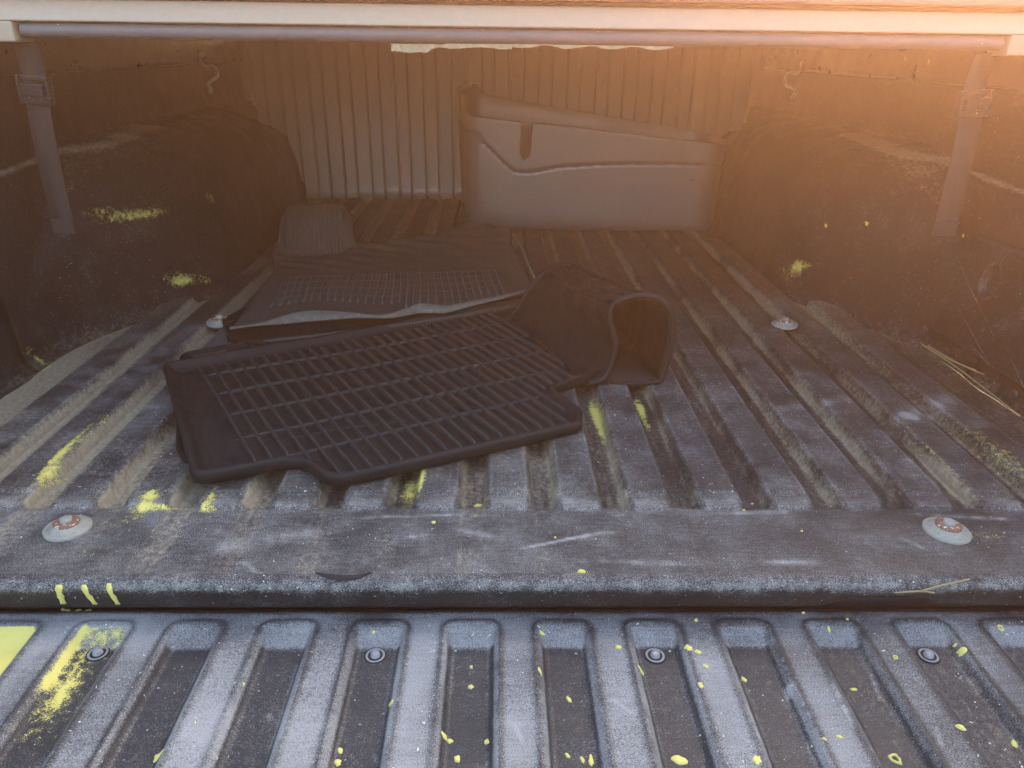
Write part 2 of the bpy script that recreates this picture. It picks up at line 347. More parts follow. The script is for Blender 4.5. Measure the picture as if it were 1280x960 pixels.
# ------------------------------------------------------------------ truck bed: side panels with wheel arches
def side_panel(sg):
    Y = np.concatenate([np.arange(-.02, .55, .03), np.arange(.55, 2.13, .007)])
    Zl = np.concatenate([np.arange(-.012, .20, .008), np.arange(.20, .345, .0022), np.arange(.345, .52, .008), [.52]])
    Z, YY = np.meshgrid(Zl, Y)
    wall = WALLX+.062*sst(.0, .5, Z)
    # ledge line running along the wall, rising to the arch
    zl = .286+.032*sst(.5, 1.2, YY)
    wall = wall+.014*sst(zl-.004, zl+.004, Z)-.002
    seam = .447+.03*sst(.65, 1.6, YY)
    wall = wall-.004*np.exp(-((Z-seam)/.004)**2)
    # arch: rounded shoulder
    ztop = .322*sst(.45, .98, YY)**.8*(1-.25*sst(1.75, 2.12, YY))
    tz = np.clip(Z/np.maximum(ztop, .02), 0, 1.5)
    shape = np.clip(1-tz**9, 0, 1)**.6
    bulge = wheel_in(YY)*shape*(1-.22*np.clip(Z/.32, 0, 1))
    # vertical drawn relief next to the arch
    bulge += .004*sst(.4, .6, np.sin(YY*40))*(YY < .6)*(Z < .26)
    X = wall-bulge+.004*(fbm(YY, Z, .12, 5+int(sg))-.5)
    # cove into floor
    X = X-.02*np.exp(-np.clip(Z+.008, 0, 9)/.008)
    P = np.stack([sg*X, YY, Z], -1)
    big = fbm(YY, Z, .2, 71+int(sg)); mid = fbm(YY, Z, .05, 73+int(sg), 3)
    dust = .05+.10*(big-.4)
    topm = np.exp(-((Z-ztop*.97)/.016)**2)*(wheel_in(YY) > .04)
    dust += .36*topm*mid+.50*np.exp(-((Z-zl)/.0042)**2)*(YY < 1.25)*(.75+.7*mid)+.16*np.exp(-((Z-seam)/.004)**2)
    dust += .30*np.exp(-np.clip(Z, 0, 9)/.016)*(.4+mid)
    dust += .16*sst(.75, .95, YY)*(1-sst(1.15, 1.35, YY))*sst(.12, .3, Z)*(Z < ztop+.02)
    wear_and_light = .03+.16*(mid-.45)
    yel = np.zeros_like(X)
    Xp = sg*X
    def yb(px, py, ry, rz, amp):
        # nearest wall point seen at this pixel
        r = ray(px, py); d = P-CAM; t = d@r/(r@r); miss = np.linalg.norm(d-t[..., None]*r, axis=-1)
        i = np.unravel_index(np.argmin(miss+.002*t), miss.shape)
        yel[...] += amp*np.exp(-(((YY-YY[i])/ry)**2+((Z-Z[i])/rz)**2))
    if sg < 0:
        for q in [(125, 263, .03, .010, .34), (150, 268, .05, .009, .40), (175, 271, .05, .008, .36), (200, 266, .04, .009, .36), (160, 260, .10, .03, .22), (262, 245, .03, .02, .5), (215, 345, .03, .015, .45), (232, 353, .025, .01, .7), (258, 350, .02, .008, .6), (240, 349, .06, .012, .26), (36, 438, .012, .016, .55), (52, 450, .01, .008, .7)]: yb(*q)
    else:
        for q in [(998, 331, .018, .014, .95), (985, 340, .04, .02, .5), (1010, 333, .012, .008, .6), (1032, 284, .004, .003, 1.1), (1084, 281, .005, .003, 1.1), (1205, 293, .003, .003, 1.)]: yb(*q)
        wear_and_light += .22*np.exp(-(((YY-.95)/.14)**2+((Z-.17)/.05)**2))*mid
    A = dict(dust=dust, wear_and_light=wear_and_light, yel=yel)
    yc = .5*(YY[:-1, :-1]+YY[1:, :-1]); zc = .5*(Z[:-1, :-1]+Z[:-1, 1:])
    arch = (yc > .60) & (zc < .345)
    s = sheet('side_panel', P, M_WALL, bed, A, ~arch, flip=sg < 0)
    sheet('wheel_arch', P, M_WALL, s, A, arch, flip=sg < 0)
    # rolled top rail of the bed side
    bevbox('bed_rail', (min(sg*.868, sg*.945), -.06, .44), (max(sg*.868, sg*.945), 2.16, .519), M_TRUCK, bed, .008)
    return s
side_l = side_panel(-1); side_r = side_panel(1)

# ------------------------------------------------------------------ truck bed: front panel (bulkhead) of upright ribs
YB = 2.10; pitch = .0965
gx0 = at(565.6, 100, 1, YB)[0]; gx1 = at(582, 100, 1, YB)[0]
grooves = sorted([gx0+i*pitch for i in range(-12, 13)]+[gx1+i*pitch for i in range(-12, 13)])
grooves = [g for g in grooves if abs(g) < .93]
xb = np.arange(-.95, .951, .0011); zb = np.concatenate([np.arange(-.012, .03, .004), np.arange(.03, .525, .02)])
BX, BZ = np.meshgrid(xb, zb)
gd = np.min(np.abs(BX[..., None]-np.array(grooves)), -1)
BY = YB+.034*(1-sst(.0042, .0056, gd))+.004*(fbm(BX, BZ, .3, 81)-.5)-.03*np.exp(-np.clip(BZ+.007, 0, 9)/.012)
bdust = .10+.20*(fbm(BX, BZ, .1, 83)-.4)+.5*np.exp(-np.clip(BZ, 0, 9)/.02)+.12*sst(.35, .5, BZ)
bwear = .42+.25*(fbm(BX*2, BZ*.4, .1, 85)-.5)-.5*(gd < .006)
PB = np.stack([BX, BY, BZ], -1); BA = dict(dust=bdust, wear_and_light=bwear, yel=BX*0)
cxb = .5*(BX[:-1, :-1]+BX[:-1, 1:]); gi = np.searchsorted(np.array(grooves), cxb)
fb = bevbox('front_panel', (-.93, YB+.038, -.03), (.93, YB+.05, .519), M_BULK, bed, .003)
for i in range(len(grooves)+1):
    mk = gi == i
    if mk.any(): sheet('upright_rib', PB, M_BULK, fb, BA, mk, flip=False)

bevbox('subframe_blocker', (-.86, .03, -.11), (.86, 2.12, -.041), M_TRUCK, bed, .004)  # unseen box added under the floor to block the glow below
bevbox('gap_blocker', (-.76, .006, -.118), (.76, .06, -.0615), M_DARK, bed, .002)  # dark strip added to shut the glow out of the tailgate gap
# bolts with dished washers in the floor
def bolt(px, py, s=1., rust=True, z=.0):
    c = at(px, py, 2, z); c[2] = .0072 if c[1] > .2 else 0.
    t = (rng.uniform(-.05, .05), rng.uniform(-.05, .05))
    wo = lathe('bolt', [(.0078*s, .008*s), (.0078*s, .0142*s), (.0066*s, .0155*s), (.004*s, .0158*s)], c, M_WASHER, bed, 6, t)
    lathe('washer', [(.0268*s, -.002), (.027*s, .0018), (.0255*s, .0034), (.0225*s, .0026), (.0215*s, .0042), (.0185*s, .0050), (.0175*s, .0072), (.0145*s, .0078), (.0135*s, .0098), (.0095*s, .0102)], c, M_WASHER, wo, 36, t)
    lathe('flange', [(.0150*s, .0078*s), (.0148*s, .0104*s), (.0115*s, .0116*s), (.0076*s, .0112*s)], c, M_RUST, wo, 24, t)
bolt(85, 661, .92); bolt(1183, 664, .95); bolt(276, 407, .95); bolt(980, 410, .92)
# tie-down hooks
def hook(pts, sg):
    h = []
    n = len(pts)
    for i, (x, y) in enumerate(pts):
        t = i/(n-1); h.append(at(x, y, 0, sg*(.855-.05*math.sin(math.pi*t)**.6)))
    o = tube('tie_down_hook', smooth_path(h, 6), .0050, M_HOOK, bed, 10)
    for q, hh in ((h[0], .012), (h[-1], .012)):
        lathe('mounting_foot', [(.012, 0), (.012, .003), (.008, .006), (.004, .007)], (0, 0, 0), M_HOOK, o, 14)
        f = o.children[-1]
        f.data.transform(Matrix.Translation(Vector(q))@Matrix.Rotation(-sg*math.pi/2, 4, 'Y'))
hook([(249, 69), (252, 78), (257, 81), (265, 82), (271, 88), (271, 96), (264, 101), (259, 105), (262, 112)], -1)
hook([(1004, 80), (1001, 87), (996, 91), (987, 91), (982, 98), (983, 106), (990, 110), (995, 114), (992, 121)], 1)
# access panel on the passenger wall
def wall_panel():
    Yv = np.linspace(.02, .672, 320); Zv = np.linspace(.028, .212, 120); Zg, Yg = np.meshgrid(Zv, Yv)
    X = WALLX+.062*sst(.0, .5, Zg)-.0245
    e = np.minimum(np.minimum(Yg-.02, .672+.12*(Zg-.1)*0-Yg), np.minimum(Zg-.028, .212-Zg))
    c = at(1236, 352, 0, .8)
    d = np.sqrt(((Yg-c[1])/.022)**2+((Zg-c[2])/.028)**2)
    X = X+.012*(1-sst(.0, .006, e))+.010*(1-sst(.75, 1.05, d))
    n = fbm(Yg, Zg, .05, 91)
    scr = sum(np.exp(-((Zg-z0_-(Yg-.55)*m_)/.0012)**2)*np.exp(-((Yg-yc_)/l_)**2) for z0_, m_, yc_, l_ in ((.06, .45, .55, .06), (.10, .5, .58, .05), (.045, .2, .45, .1), (.12, .6, .42, .05)))
    return sheet('access_panel', np.stack([X, Yg, Zg], -1), M_WALL, bed, dict(dust=.10+.2*(n-.4)+.3*np.exp(-((d-1.05)/.08)**2), wear_and_light=.12+.3*(n-.5)+.5*scr, yel=n*0))
wall_panel()
for q in [(1158, 411), (1268, 493)]:
    c = at(*q, 0, .785)
    o = lathe('screw', [(.0075, 0), (.0075, .002), (.005, .003), (.002, .0025)], (0, 0, 0), M_BUCK, bed, 16)
    o.data.transform(Matrix.Translation(Vector(c))@Matrix.Rotation(-math.pi/2, 4, 'Y'))
# curled tear in the sill
def tear():
    n = 26; top = []; V = []; F = []
    for i in range(n):
        t = i/(n-1); px_ = lerp(394, 463, t); yt = 714+4.5*math.sin(math.pi*t*.9)**.7+(3*(t-.9)*-10 if t > .9 else 0)*.3; hgt = 5.2*math.sin(math.pi*min(1, t*1.02))**.6+.3
        a_ = at(px_, yt, 2, .0022+.0016*math.sin(math.pi*t)); b_ = at(px_, yt+hgt, 2, .0006)
        V += [a_, b_, (a_[0], a_[1]+.002, -.001), (b_[0], b_[1]-.0004, -.001)]
    for i in range(n-1):
        q = i*4; r_ = q+4
        F += [(q, q+1, r_+1, r_), (q, r_, r_+2, q+2), (q+1, q+3, r_+3, r_+1)]
    link('torn_flap', recalc(mesh('torn_flap', V, F)), M_DARK, bed)
tear()

# ------------------------------------------------------------------ tailgate
tg = empty('tailgate', (0, -.28, -.10), 'lowered pickup tailgate with grooved scuffed liner splashed with yellow paint', 'tailgate')
ZT = -.045; PT = .0934; XT = .0046-.5*PT           # groove centres at XT + k*PT
GW = .0262
def tail_h(x, y):
    x = np.asarray(x, float); y = np.asarray(y, float)
    k = np.clip(np.round((x-XT)/PT), -7, 8); dx = x-XT-k*PT
    r = .009
    ex = np.clip(np.abs(dx)-(GW-r), 0, None); ey = np.clip(y-(-.0125-r), 0, None)
    d = np.sqrt(ex**2+ey**2)                         # distance past the inner core, groove mouth at d = r
    s_in = r-np.where((ex > 0) | (ey > 0), d, 0)
    core = np.minimum(GW-np.abs(dx), -.0125-y)       # depth inside the mouth
    inside = np.where((ex > 0) & (ey > 0), s_in, core)
    wallf = sst(-.001, .0095, inside)
    ramp = sst(0., .030, -.0125-y)
    dep = .0100*np.minimum(wallf, .12*wallf+.88*ramp)
    lip = .0012*np.exp(-((inside+.003)/.003)**2)
    # rear end of groove
    dep = dep*sst(-.52, -.49, y)
    z = ZT-dep+lip
    # rounded front border next to gap
    z = z-.006*sst(.004, .0165, y)-.0006*sst(-.008, -.002, y)
    return z, inside, k, dx
xt = np.arange(-.74, .7401, .0023); yt_ = np.concatenate([np.arange(-.54, -.24, .02), np.arange(-.24, .0171, .0022)])
TX, TY = np.meshgrid(xt, yt_); TZ, ins, TK, TD = tail_h(TX, TY)
TZ = TZ+.0008*(fbm(TX, TY, .02, 101)-.5)+.002*(fbm(TX, TY, .2, 103)-.5)
b1 = fbm(TX, TY, .14, 105); b2 = fbm(TX, TY, .035, 107, 3)
tw = .66+1.0*(b1-.5)+.25*(b2-.5)-.34*sst(.12, .5, TX)
tw -= (.16+.5*b2)*np.exp(-((ins+.003)/.004)**2)
tw = np.where(ins > .004, .09+.24*(b1-.5)+.2*(b2-.5), tw)
lit_ramp = (ins > .004) & (TY > -.041)
tw = np.where(lit_ramp, .66+.4*(b2-.5)-.55*sst(-.035, -.041, TY), tw)  # groove end ramps painted paler, as faces turned to the sky
tw += .38*np.exp(-((np.abs(TD)-(GW-.0085))/.0016)**2)*(ins > .003)*(TY < -.035)*b2
tw += .22*np.exp(-((ins+.0005)/.0016)**2)*(b2 > .5)
tw -= .30*sst(-.002, .006, TY)
for q in [((1036, 845), (1070, 915), .0018, .5), ((1170, 905), (1178, 935), .0016, .5), ((985, 850), (990, 868), .003, .5), ((1090, 830), (1105, 870), .0016, .4), ((460, 920), (475, 955), .0016, .3), ((330, 880), (345, 900), .002, .3), ((760, 870), (800, 900), .0016, .35), ((640, 900), (655, 930), .0016, .3)]:
    scratch(tw, TX, TY, *q, ZT)
tdst = .10+.12*(b1-.5)+.14*(ins > .004)*b2+.12*sst(.1, .5, TX)
ty = np.zeros_like(TX)
gl = (TK == -6+1)        # outermost groove in view on the yellow side
km = np.round((at(20, 800, 2, ZT)[0]-XT)/PT); ty = np.where((TK == km) & (ins > .0015), 1.25*sst(-.16, -.10, TY), ty)
k2 = np.round((at(122, 815, 2, ZT)[0]-XT)/PT); g2 = (TK == k2) & (ins > .0)
xc2 = XT+k2*PT
ty += g2*(.46*np.exp(-((TY+.02)/.03)**2)*(ins > .002)+.58*np.exp(-(((TD+.006+.0*TY)/.010)**2+((TY+.085)/.035)**2))+.30*np.exp(-((TY+.11)/.07)**2)+.75*np.exp(-((TD+GW-.004)/.0035)**2)*sst(-.10, -.085, TY))
ty += .26*np.exp(-(((TX-(xc2-.05))/.03)**2+((TY+.05)/.06)**2))*(ins < 0)
TA = dict(dust=tdst, wear_and_light=tw, yel=ty); PTt = np.stack([TX, TY, TZ], -1)
cxt = .5*(TX[:-1, :-1]+TX[:-1, 1:]); cyt = .5*(TY[:-1, :-1]+TY[1:, :-1]); kt = np.clip(np.round((cxt-XT)/PT), -7, 8)
grm = (np.abs(cxt-XT-kt*PT) < GW+.0035) & (cyt < -.009) & (cyt > -.525)
tail_o = sheet('liner_panel', PTt, M_TAIL, tg, TA, ~grm)
for k in range(-7, 9):
    o = sheet('groove', PTt, M_TAIL, tail_o, TA, grm & (kt == k))
    if k == km: o['label'] = 'groove coated in solid yellow paint'
    elif k == k2: o['label'] = 'groove dusted with yellow powder'
bevbox('tailgate_shell', (-.745, -.545, -.115), (.745, .004, -.058), M_TRUCK, tg, .006)
for (px_, py_) in [(122, 815), (469, 818), (819, 818), (1161, 818)]:
    c = at(px_, py_, 2, -.053); zz = float(tail_h(c[0], c[1])[0])
    s = lathe('screw', [(.0095, -.001), (.0097, .0010), (.0088, .0016), (.0068, .0004), (.0050, .0006), (.0046, .0034), (.0034, .0046), (.0016, .0050)], (c[0], c[1], zz), M_SCREW, tg, 24)
    lathe('cup_washer', [(.0112, -.0012), (.0111, .0008), (.0102, .0013), (.0096, .0008)], (c[0], c[1], zz), M_DARK, s, 24)

# paint spots: thin dried blobs lying on the liner
ONTAIL = True
def height_at(x, y):
    if ONTAIL: return float(tail_h(x, y)[0])
    return float(floor_h(x, y))
def spot_geo(x, y, rx, ry, ang, V, F, ring=False, zoff=.0006):
    n = 12; base = len(V); ph = rng.uniform(0, 6.28); jit = 1+rng.uniform(-.28, .28, n)
    ca, sa = math.cos(ang), math.sin(ang)
    def pt(f, i, dz):
        t = 2*math.pi*i/n; u = rx*f*jit[i]*math.cos(t); v = ry*f*jit[i]*math.sin(t)
        X = x+u*ca-v*sa; Y = y+u*sa+v*ca
        return (X, Y, height_at(X, Y)+dz)
    if ring:
        for f, dz in ((1.15, -.0004), (1.0, .0012), (.72, .0012), (.62, -.0004)):
            for i in range(n): V.append(pt(f, i, dz+.0003))
        for l in range(3):
            for i in range(n): F.append((base+l*n+i, base+l*n+(i+1) % n, base+(l+1)*n+(i+1) % n, base+(l+1)*n+i))
    else:
        for f, dz in ((1.0, -.0005), (.9, zoff), (.45, zoff*1.7)):
            for i in range(n): V.append(pt(f, i, dz+.0003))
        for l in range(2):
            for i in range(n): F.append((base+l*n+i, base+l*n+(i+1) % n, base+(l+1)*n+(i+1) % n, base+(l+1)*n+i))
        F.append(tuple(base+2*n+i for i in range(n)))
def spots(lst, parent, name, z):
    global ONTAIL
    ONTAIL = parent is tail_o
    for (px_, py_, a_, b_, an) in lst:
        c = at(px_, py_, 2, z)
        for _ in range(3): c = at(px_, py_, 2, height_at(c[0], c[1]))
        V, F = [], []; spot_geo(c[0], c[1], a_*.00074, b_*.00074*1.25, an, V, F, ring=(px_ in (1119, 1250)))
        link(name, recalc(mesh(name, V, F)), M_YEL, parent)
spots([(467, 791, 2.4, 2, 0), (489, 879, 3.4, 3, 0), (425, 939, 3, 4, .4), (422, 954, 4.5, 4, 0), (589, 859, 3.6, 3, 0), (555, 920, 3.4, 4, .6), (562, 927, 4, 2.4, -.3), (609, 928, 3, 3.4, .4), (571, 949, 3.6, 4, 0), (589, 834, 2, 2, 0),
       (677, 792, 4.5, 2.6, -.5), (675, 839, 2, 5, .2), (711, 875, 2.6, 5, .6), (709, 945, 2.4, 3.4, .5), (728, 950, 2.2, 4, .3), (739, 951, 2.8, 6.5, 0), (801, 838, 2.8, 6, .5), (773, 809, 4.2, 2.6, -.2), (861, 810, 6, 4, -.6), (872, 815, 5, 2.5, -.5), (882, 833, 5, 1.8, -.6),
       (876, 857, 4, 4, 0), (930, 850, 4.5, 3, -.7), (849, 951, 9, 5, -.1), (870, 775, 3, 2.4, 0), (946, 950, 5, 5, 0), (1036, 787, 1.8, 4, 0), (1004, 766, 3, 1.2, 0), (1059, 774, 2, 1.5, 0), (1119, 822, 3, 2, -.7), (1200, 822, 5, 4.4, 0), (1191, 813, 1.8, 1.6, 0), (1201, 909, 5, 3, -.7),
       (1268, 930, 3, 5.5, -.3), (1119, 949, 6.5, 4.5, -.6), (1049, 921, 5, 1.4, -.5), (1031, 924, 3.4, 1.4, -.4), (1067, 862, 4.5, 1.6, 0), (1250, 785, 4, 2.6, -.5), (197, 946, 5, 5, .4), (202, 940, 2.4, 2.6, 0), (244, 904, 1.5, 1.6, 0), (305, 856, 1.6, 2, 0)], tail_o, 'paint_spot', ZT)
spots([(727, 714, 5, 3, 0), (598, 632, 6.5, 3.4, .1), (542, 653, 3, 3, 0), (694, 672, 2, 1.5, 0), (940, 630, 2.5, 1.4, .2), (1002, 664, 2, 1.2, -.4), (930, 638, 2, 1.2, 0)], floor_o, 'paint_spot', 0.)
# three drips down the step face
for x0, x1, wd, zt_, zb_ in ((75, 73, 8, -.004, -.028), (106, 113, 6.5, -.004, -.029), (137, 142, 6.5, -.003, -.029)):
    V, F = [], []; n = 8; yprof = np.array([q[0] for q in prof[:-3]]); zprof = np.array([q[1] for q in prof[:-3]])
    for i in range(n):
        t = i/(n-1); z = lerp(zt_, zb_, t); xx = at(lerp(x0, x1, t), 742, 1, -.003)[0]; hw = wd*.5*.00078*(1+.25*math.sin(i*2.1+x0))*(1.15-.3*t)
        yv = float(np.interp(-z, -zprof, yprof))
        for s_, o_ in ((-1, .0005), (-.8, -.0012), (.8, -.0012), (1, .0005)): V.append((xx+s_*hw, yv+o_, z))
    for i in range(n-1):
        for j in range(3): F.append((i*4+j, i*4+j+1, i*4+5+j, i*4+4+j))
    F += [(0, 1, 2, 3), tuple((n-1)*4+j for j in (3, 2, 1, 0))]
    link('paint_drip', recalc(mesh('paint_drip', V, F)), M_YEL, bed)
spots([(84, 763, 5, 2, 0), (79, 762, 3, 2, 0), (98, 763, 4, 2, .4), (111, 763, 4.5, 2.2, .2)], tail_o, 'paint_spot', ZT-.003)

# ------------------------------------------------------------------ folded tonneau cover
YR = .62
cov = empty('tonneau_cover', (0, 1.3, .505), 'folded-back truck bed cover with pale grey rear rail above the bed', 'bed cover')
bevbox('cover_panel', (-.93, YR+.045, .5215), (.93, 2.16, .556), M_LID, cov, .004)
bevbox('top_panel', (-.90, YR+.004, .5615), (.90, 1.75, .592), M_LID, cov, .006, 3)
def extr(name, prof, x0, x1, mat, parent, nx=120, wob=.0004, seed=0):
    X = np.linspace(x0, x1, nx); Pp = np.zeros((len(prof), nx, 3))
    for i, (y, z) in enumerate(prof):
        Pp[i, :, 0] = X; Pp[i, :, 1] = y+wob*(fbm(X, X*0+i*.01, .05, seed)-.5)*2; Pp[i, :, 2] = z+wob*(fbm(X, X*0+i*.013, .05, seed+5)-.5)*2
    return sheet(name, Pp, mat, parent)
# sloping pale face plate (faces back and up), dark strip standing in for the shaded gap above it, round bulb seal below it
extr('rear_rail', [(YR+.05, .5545), (YR+.024, .5545), (YR+.018, .5535), (YR+.0155, .551), (YR+.0, .527), (YR-.0005, .5252), (YR+.001, .5238), (YR+.04, .523)], -.915, .915, M_RAIL, cov, 200, .0002)
extr('gap_shade_strip', [(YR+.06, .5615), (YR+.021, .5615), (YR+.019, .560), (YR+.019, .556), (YR+.021, .5546), (YR+.06, .5546)], -.91, .91, M_DARK, cov)  # dark filler painted in place of the gap's shade
th = np.linspace(math.radians(100), math.radians(330), 16)
extr('bulb_seal', [(YR+.016+.0135*math.cos(t), .5122+.0108*math.sin(t)) for t in th]+[(YR+.045, .508)], -.727, .755, M_TUBE, cov, 200, .0005, 3)
xl = at(22, 45, 1, YR)[0]; xr_ = at(1258, 55, 1, YR)[0]
bevbox('end_bracket', (-.90, YR-.004, .4955), (xl-.003, YR+.05, .5235), M_RAIL, cov, .003, 3)
bevbox('end_bracket', (xr_+.003, YR-.004, .4945), (.90, YR+.05, .5235), M_RAIL, cov, .003, 3)
# torn foam fringe under the seal
def fringe(pa, pb, ya, hpx, name, seed, n=70):
    V, F = [], []
    r = np.random.RandomState(seed)
    for i in range(n):
        t = i/(n-1); px_ = lerp(pa, pb, t); yy_ = lerp(ya[0], ya[1], t)
        h = hpx(t)*(.35+1.3*float(fbm(px_, 0., 14., seed))); yo = YR+.010+.002*math.sin(px_*.3)
        a_ = at(px_, yy_-4, 1, yo); b_ = at(px_, yy_+h, 1, yo-.002*float(fbm(px_, 3., 6., seed)))
        V += [a_, b_, b_+[0, .0022, .0006], a_+[0, .003, 0]]
    for i in range(n-1):
        q = i*4
        for j in range(4): F.append((q+j, q+(j+1) % 4, q+4+(j+1) % 4, q+4+j))
    F += [(0, 1, 2, 3), ((n-1)*4+3, (n-1)*4+2, (n-1)*4+1, (n-1)*4)]
    link(name, recalc(mesh(name, V, F, False)), M_FOAM, cov)
fringe(489, 556, (58.5, 59.5), lambda t: 7.5*math.sin(math.pi*min(1, .25+t*.9))**.5, 'torn_foam', 3)
fringe(556, 640, (58.3, 59.3), lambda t: 1.3+.9*math.sin(t*9), 'torn_foam', 4)
fringe(640, 842, (59, 62), lambda t: -.8+1.8*math.sin(t*23), 'torn_foam', 5, 120)

# ------------------------------------------------------------------ hanging straps
def strap(pts, wd, lab, bk, seed):
    """pts: pixels of the centre line top to bottom; bk: index of the buckle"""
    p0 = [at(x, y, 1, YR+.035+.004*i) for i, (x, y) in enumerate(pts)]
    root = empty('webbing_strap', tuple(p0[-1]), lab, 'strap', 'straps hanging from the cover')
    path = smooth_path(p0, 10)
    n = len(path); r = np.random.RandomState(seed)
    def ribbon(i0, i1, name, w_, dy=0.):
        V, F = [], []; m = i1-i0
        for i in range(i0, i1):
            T = path[min(i+1, n-1)]-path[max(i-1, 0)]; T /= np.linalg.norm(T); S = np.cross(T, [0, 1., 0]); S /= np.linalg.norm(S)
            tw = .35*math.sin(i*.045+seed); S = S*math.cos(tw)+np.array([0, 1., 0])*math.sin(tw)*.6; N = np.cross(S, T); N /= np.linalg.norm(N)
            bow = .0025*math.sin(i*.16)
            for a_, b_ in ((-1, 1), (-.5, 1.2), (.5, 1.2), (1, 1), (1, -1), (-1, -1)):
                V.append(path[i]+S*a_*w_/2+N*(b_*.0009+bow)+np.array([0, dy, 0]))
        for i in range(m-1):
            for j in range(6): F.append((i*6+j, i*6+(j+1) % 6, i*6+6+(j+1) % 6, i*6+6+j))
        F += [(0, 1, 2, 3, 4, 5), tuple((m-1)*6+j for j in range(5, -1, -1))]
        return link(name, recalc(mesh(name, V, F)), M_WEB, root)
    ib = bk*10
    ribbon(0, ib+3, 'upper_webbing', wd); t = ribbon(ib-2, n, 'webbing_tail', wd*.98, -.004)
    # folded stitched end
    T = path[-1]-path[-4]; T /= np.linalg.norm(T); S = np.cross(T, [0, 1., 0]); S /= np.linalg.norm(S)
    e0 = path[-1]-T*.024; V = []
    for d_ in (0, .0245):
        for s_ in (-.5, .5):
            for o_ in (-.0075, -.0045): V.append(e0+T*d_+S*s_*wd*.99+np.array([0, o_, 0]))
    link('stitched_hem', recalc(mesh('stitched_hem', V, [(0, 1, 3, 2), (4, 6, 7, 5), (0, 4, 5, 1), (2, 3, 7, 6), (0, 2, 6, 4), (1, 5, 7, 3)], False)), M_WEB, t)
    # cam buckle: side plates, two bars and a serrated lever
    c = path[ib]; T = path[ib+3]-path[ib-3]; T /= np.linalg.norm(T); S = np.cross(T, [0, 1., 0]); S /= np.linalg.norm(S); Nn = np.array([0, -1., 0])
    bko = None
    Rm = np.array([S, Nn, T]).T
    def bx(name, lo, hi, par, mat=M_BUCK, r_=.0012):
        o = bevbox(name, lo, hi, mat, par, r_); M4 = Matrix(((Rm[0][0], Rm[0][1], Rm[0][2], c[0]), (Rm[1][0], Rm[1][1], Rm[1][2], c[1]), (Rm[2][0], Rm[2][1], Rm[2][2], c[2]), (0, 0, 0, 1)))
        o.data.transform(M4); o.data = recalc(o.data); return o
    h = wd/2+.004
    bko = bx('buckle', (-h, .003, .006), (h, .014, .017), root)
    bx('lever', (-h*.8, .004, -.012), (h*.8, .017, .0065), bko)
    for s_ in (-1, 1): bx('side_plate', (s_*h-.002, -.004, -.024), (s_*h+.002, .013, .018), bko)
    bx('cross_bar', (-h, .0, -.024), (h, .006, -.018), bko)
strap([(32, 52), (40, 86), (47, 115), (58, 175), (70, 235), (83, 290)], .0355, 'webbing strap with buckle hanging near the wheel arch dusted with yellow powder', 2, 1)
strap([(1232, 66), (1222, 100), (1214, 132), (1203, 185), (1190, 245), (1178, 293)], .0385, 'webbing strap with buckle hanging above the screwed-on access panel', 2, 2)

# ------------------------------------------------------------------ rubber mats
def round_poly(pts, rads, n=7):
    p = np.array(pts, float); N = len(p); out_ = []
    for i in range(N):
        a, b, c = p[i-1], p[i], p[(i+1) % N]; r = rads[i] if not np.isscalar(rads) else rads
        u = a-b; v = c-b; lu, lv = np.linalg.norm(u), np.linalg.norm(v); r = min(r, lu*.45, lv*.45)
        s = b+u/lu*r; e_ = b+v/lv*r
        for k in range(n):
            t = k/(n-1); out_.append((1-t)**2*s+2*t*(1-t)*b+t*t*e_)
    return np.array(out_)
def resample(p, step):
    q = np.vstack([p, p[:1]]); L = np.r_[0, np.cumsum(np.linalg.norm(np.diff(q, axis=0), axis=1))]
    n = max(8, int(L[-1]/step)); s = np.linspace(0, L[-1], n, endpoint=False)
    return np.c_[np.interp(s, L, q[:, 0]), np.interp(s, L, q[:, 1])]
def inpoly(poly, x, y):
    c = False; n = len(poly); j = n-1
    for i in range(n):
        if (poly[i][1] > y) != (poly[j][1] > y) and x < (poly[j][0]-poly[i][0])*(y-poly[i][1])/(poly[j][1]-poly[i][1]+1e-12)+poly[i][0]: c = not c
        j = i
    return c
